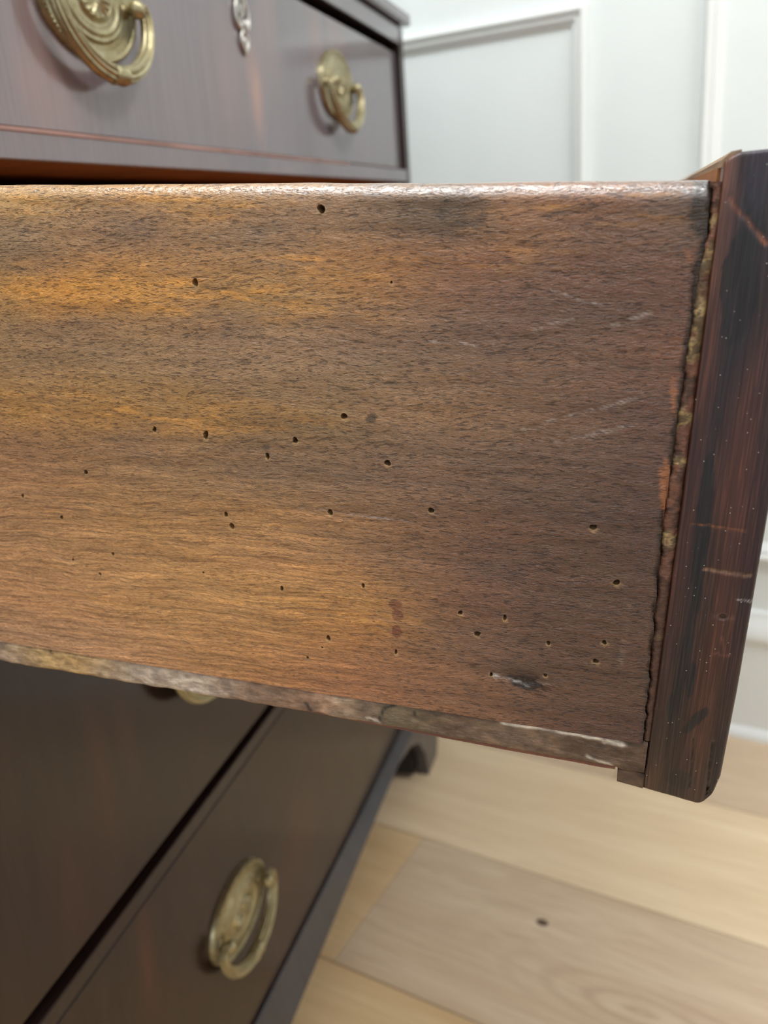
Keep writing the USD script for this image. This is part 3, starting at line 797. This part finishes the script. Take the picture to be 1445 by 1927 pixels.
obj("corner_block", loc(rough_strip(-.0164, -.0078, lambda Y: 0 * Y - .1826, lambda Y: np.interp(Y, [-.0164, -.0078], [-.1884, -.1873]), XD + .0012, XD + .016, .0004, 25, 40, 12)), "grime", drawer, 60, {"tone": run_tone})
obj("bottom_board", loc(box(XD + .02, 1.196, -.0145, .395, -.1812, -.1745)), "raw", drawer, False)

# drawer front: end face finely meshed, the rest swept along the width
nu, nv = 56, 380
u = np.linspace(0, 1, nu); v = np.concatenate([np.linspace(0, .04, 16), np.linspace(.04, .96, nv - 32 + 2)[1:-1], np.linspace(.96, 1, 16)])
U, Vv = np.meshgrid(u, v, indexing="ij")
zbt = -.1872 - .0028 * U + .0050 * np.clip((U - .78) / .22, 0, 1) ** 2.4
ztp = np.interp(U, [0, .06, .14, .4, .8, 1], [.0082, .0096, .0106, .0112, .0117, .0108])
yin = -.0164 - .0006 * np.sin(3 * Vv)
yout = np.interp(Vv, [0, .01, .04, .2, .55, 1], [-.0372, -.0386, -.0397, -.0404, -.0408, -.0404])
Yf = yin + (yout - yin) * U
Zf = zbt + (ztp - zbt) * Vv
Xf = XD - .0004 + .00035 * (meshkit.fbm(np.stack([Yf * 500, Zf * 40, 0 * Yf], -1), 3, 17) - .5)
for a, b, w, dep in (((1305, 1388), (1297, 1482), 1.6, .0008), ((1341, 1395), (1330, 1492), 1.8, .0009), ((1325, 1068), (1412, 1083), 2.2, .0002), ((1372, 375), (1440, 458), 3, .00015), ((1300, 983), (1402, 998), 1.4, .0001)):
    dd, t = seg_dist(Yf, Zf, a, b); Xf = Xf + dep * np.exp(-(dd / (w * PXM)) ** 2)
Xf = Xf + .0010 * np.clip(blob(Yf, Zf, 1360, 1160, .0012, .0009, 0, 6) - .2, 0, 1)
edge = np.minimum(np.minimum(U, 1 - U) * (nu / 2.5), 1) * np.minimum(np.minimum(Vv, 1 - Vv) * 300, 1)
Xf = Xf + .0008 * (1 - edge) ** 2
A = np.stack([Xf, Yf, Zf], -1).reshape(-1, 3); N = len(A)
idx = np.arange(nu * nv).reshape(nu, nv)
loop = np.concatenate([idx[:-1, 0], idx[-1, :-1], idx[:0:-1, -1], idx[0, :0:-1]])
B = A.copy(); B[:, 0] = 1.2045
f = grid_faces(nu, nv); nx = np.roll(loop, -1)
fm = trimesh.Trimesh(np.vstack([A, B]), np.vstack([f, f[:, ::-1] + N, np.stack([loop, nx, nx + N], 1)[:, ::-1], np.stack([loop, nx + N, loop + N], 1)[:, ::-1]]), process=False)
if fm.volume < 0: fm.invert()
ENDT = """1365 330 120 82 68;1400 330 46 40 50;1440 330 50 44 54;1360 420 92 60 50;1400 450 46 38 46;1440 480 48 38 42;1350 520 84 54 46;1385 560 36 30 38;1435 580 52 36 38;1335 640 78 46 38;1370 680 40 32 38;1420 700 74 46 40;1320 780 64 38 34;1355 800 44 32 34;1400 820 82 48 40;1440 820 52 36 38;1305 900 62 36 32;1330 920 36 30 32;1370 920 84 48 38;1420 930 64 38 36;1300 1010 60 36 32;1320 1030 34 28 30;1360 1030 80 46 36;1420 1030 54 34 36;1285 1110 60 36 30;1305 1130 28 26 28;1350 1120 78 46 36;1400 1130 52 34 34;1270 1200 58 34 30;1295 1220 28 25 26;1345 1210 78 46 34;1385 1220 56 34 32;1250 1300 56 34 28;1275 1300 28 25 26;1310 1310 76 44 32;1370 1310 50 32 30;1235 1400 54 36 28;1265 1400 52 34 26;1320 1400 76 46 34;1350 1410 44 30 28;1230 1470 72 50 36;1280 1450 48 32 26;1320 1480 64 44 34;1340 1490 48 38 34"""
ep = np.array([list(map(float, a.split())) for a in ENDT.split(";")])
e_y, e_z = yz(ep[:, 0], ep[:, 1])
end_rbf = RBFInterpolator(np.c_[e_y, e_z * .22], np.array([lin(*c) for c in ep[:, 2:]]), kernel="linear", smoothing=1e-5)
def end_tone(P):
    x, y, z = P[:, 0] + OX, P[:, 1] + OY, P[:, 2] + OZ
    c = np.tile(np.array(lin(70, 44, 36)), (len(P), 1))
    k = x < XD + .003
    yk, zk = y[k], z[k]
    w = meshkit.fbm(np.stack([yk * 900, zk * 60, 0 * yk], -1), 4, 19) - .5
    ck = end_rbf(np.c_[np.clip(yk + .004 * w, -.041, -.0155), np.clip(zk + .01 * w, -.19, .008) * .22])
    nz = meshkit.fbm(np.stack([yk * 700, zk * 220, 0 * yk], -1), 3, 43)
    hard = lambda m, a=.4: np.clip((m + .9 * (nz - .5) - a) * 6, 0, 1)
    def paint(m, col, kk):
        nonlocal ck
        m = np.clip(m, 0, 1)[:, None] * kk
        ck = ck * (1 - m) + np.array(lin(*col)) * m
    for px, py, wy, wz, an in ((1300, 1275, .0016, .007, .05), (1308, 1355, .0018, .006, -.5), (1262, 1330, .0014, .006, 0), (1395, 520, .005, .02, 0), (1322, 1000, .0022, .03, .03)):
        paint(hard(blob(yk, zk, px, py, wy, wz, an, 4)), (26, 23, 26), .85)
    paint(hard(blob(yk, zk, 1280, 1465, .005, .0035, 0, 4)), (34, 26, 24), .6)
    for a, b, w_, col, kk in (((1372, 375), (1440, 458), 3.2, (150, 96, 72), .8), ((1325, 1069), (1412, 1084), 2.2, (160, 124, 98), .8), ((1340, 1076), (1400, 1085), 1.8, (130, 92, 70), .5), ((1300, 983), (1402, 998), 1.6, (140, 88, 54), .75),
                              ((1345, 1158), (1378, 1164), 4, (120, 92, 78), .4), ((1358, 1200), (1365, 1232), 2.5, (140, 84, 72), .5), ((1345, 1228), (1372, 1234), 2.5, (150, 96, 86), .5), ((1386, 1127), (1414, 1131), 1.0, (205, 196, 200), .9),
                              ((1368, 425), (1340, 560), 1.4, (100, 76, 66), .5), ((1390, 520), (1372, 640), 1.2, (80, 66, 62), .5)):
        dd, t = seg_dist(yk, zk, a, b); paint(np.exp(-(dd / (w_ * PXM)) ** 2) * np.clip(nz * 2 - .1, .1, 1), col, kk)
    for a, b, w_ in (((1305, 1388), (1297, 1482), 1.4), ((1341, 1395), (1330, 1492), 1.6)):
        dd, t = seg_dist(yk, zk, a, b); paint(np.exp(-(dd / (w_ * PXM)) ** 2), (14, 11, 10), .95)
    c[k] = ck
    return np.clip(c, .003, .9)
obj("front_panel", loc(fm), "end", drawer, 45, {"tone": end_tone})
# rough, paler top edge on the inside of the front, and its bare inner face
obj("front_top_edge", loc(ext_x([(-.0170, .0068), (-.0160, .0070), (-.0160, .0088), (-.0180, .0108), (-.0205, .0113), (-.0205, .0098), (-.0174, .0072)], XD + .0012, 1.2035)), "tan", drawer, False)
obj("front_inner_face", loc(box(XD + TH + .001, 1.19, -.0168, -.0158, -.174, .0071)), "raw", drawer, False)
na_ = lathe([(0, 0), (.0011, 0), (.0012, .0002), (.0007, .0005), (0, .0006)], 14)
v = na_.vertices.copy(); cy, cz = yz(1360, 1160); na_.vertices = np.c_[XD - v[:, 2] + .0006, v[:, 0] + cy, v[:, 1] + cz]
if na_.volume < 0: na_.invert()
obj("nail", loc(na_), "nail", drawer, False)

# old glue and filler squeezed out along the joint
ng, na2 = 700, 9
zg = np.linspace(-.1690, .0035, ng)
def glue_tone(P):
    y, z = P[:, 1] + OY, P[:, 2] + OZ
    n = meshkit.fbm(np.stack([y * 300, z * 130, 0 * y], -1), 4, 51)
    n2 = meshkit.fbm(np.stack([y * 500, z * 400, 0 * y], -1), 3, 52)
    c = np.tile(np.array(lin(112, 74, 56)), (len(P), 1))
    yl = np.zeros(len(z))
    for py, wz in ((415, .004), (490, .006), (590, .011), (660, .007), (790, .006), (1020, .004), (1207, .002), (870, .002)):
        cz = yz(1300, py)[1]; yl = np.maximum(yl, np.exp(-((z - cz) / wz) ** 2))
    yl = np.clip((yl * .8 + n2 - .98) * 4, 0, 1)[:, None] * .85
    c = c * (1 - yl) + np.array(lin(178, 156, 108)) * yl
    dk = np.clip((n2 - .48) * 8, 0, 1)[:, None] * .75
    dk = np.maximum(dk, np.clip((-.10 - z) / .02, 0, 1)[:, None] * .6)
    c = c * (1 - dk) + np.array(lin(58, 38, 28)) * dk
    return c
uu = np.linspace(0, 1, na2)
Ug, Zz = np.meshgrid(uu, zg, indexing="xy")
y_a = end_y(Zz) - .0004 + .0003 * np.clip((-.10 - Zz) / .02, 0, 1); y_b = -.0172 + 0 * Zz
y_a = np.maximum(y_a, -.0158)
Yq = y_a + (y_b - y_a) * Ug
n = meshkit.fbm(np.stack([Yq * 420, Zz * 190, 0 * Yq], -1), 4, 61)
low = np.clip((-.105 - Zz) / .02, 0, 1)
Xq = XD + .0006 - (.0016 * n - .0003) * (1 - .75 * low) * np.sin(np.pi * np.clip(Ug, .02, .98)) ** .7 + .0012 * (1 - np.sin(np.pi * Ug)) ** 2
Aq = np.stack([Xq, Yq, Zz], -1).reshape(-1, 3); Bq = Aq.copy(); Bq[:, 0] = XD + .008; Nq = len(Aq)
idx = np.arange(ng * na2).reshape(ng, na2)
loop = np.concatenate([idx[:-1, 0], idx[-1, :-1], idx[:0:-1, -1], idx[0, :0:-1]]); nx = np.roll(loop, -1)
f = grid_faces(ng, na2)
gm = trimesh.Trimesh(np.vstack([Aq, Bq]), np.vstack([f, f[:, ::-1] + Nq, np.stack([loop, nx, nx + Nq], 1)[:, ::-1], np.stack([loop, nx + Nq, loop + Nq], 1)[:, ::-1]]), process=False)
if gm.volume < 0: gm.invert()
tag(obj("glue_line", loc(gm), "filler", drawer, 60, {"tone": glue_tone}), "yellowed crusty glue along the front joint")
obj("joint_shadow_strip", loc(box(XD + .004, XD + TH, -.0162, -.006, -.169, .002)), "dark", drawer, False)

# the rest of the box
obj("side_panel", loc(box(1.192, 1.203, -.0155, .40, -.183, .004, .002)), "rawy", drawer, False)
obj("back_panel", loc(box(XD + TH, 1.192, .385, .397, -.174, -.005, .001)), "raw", drawer, False)
copy_handle(hB, drawer, S0 - HS - OX, -.0405 - OY, -.088 - OZ)
copy_handle(hB, drawer, S0 + HS - OX, -.0405 - OY, -.088 - OZ)
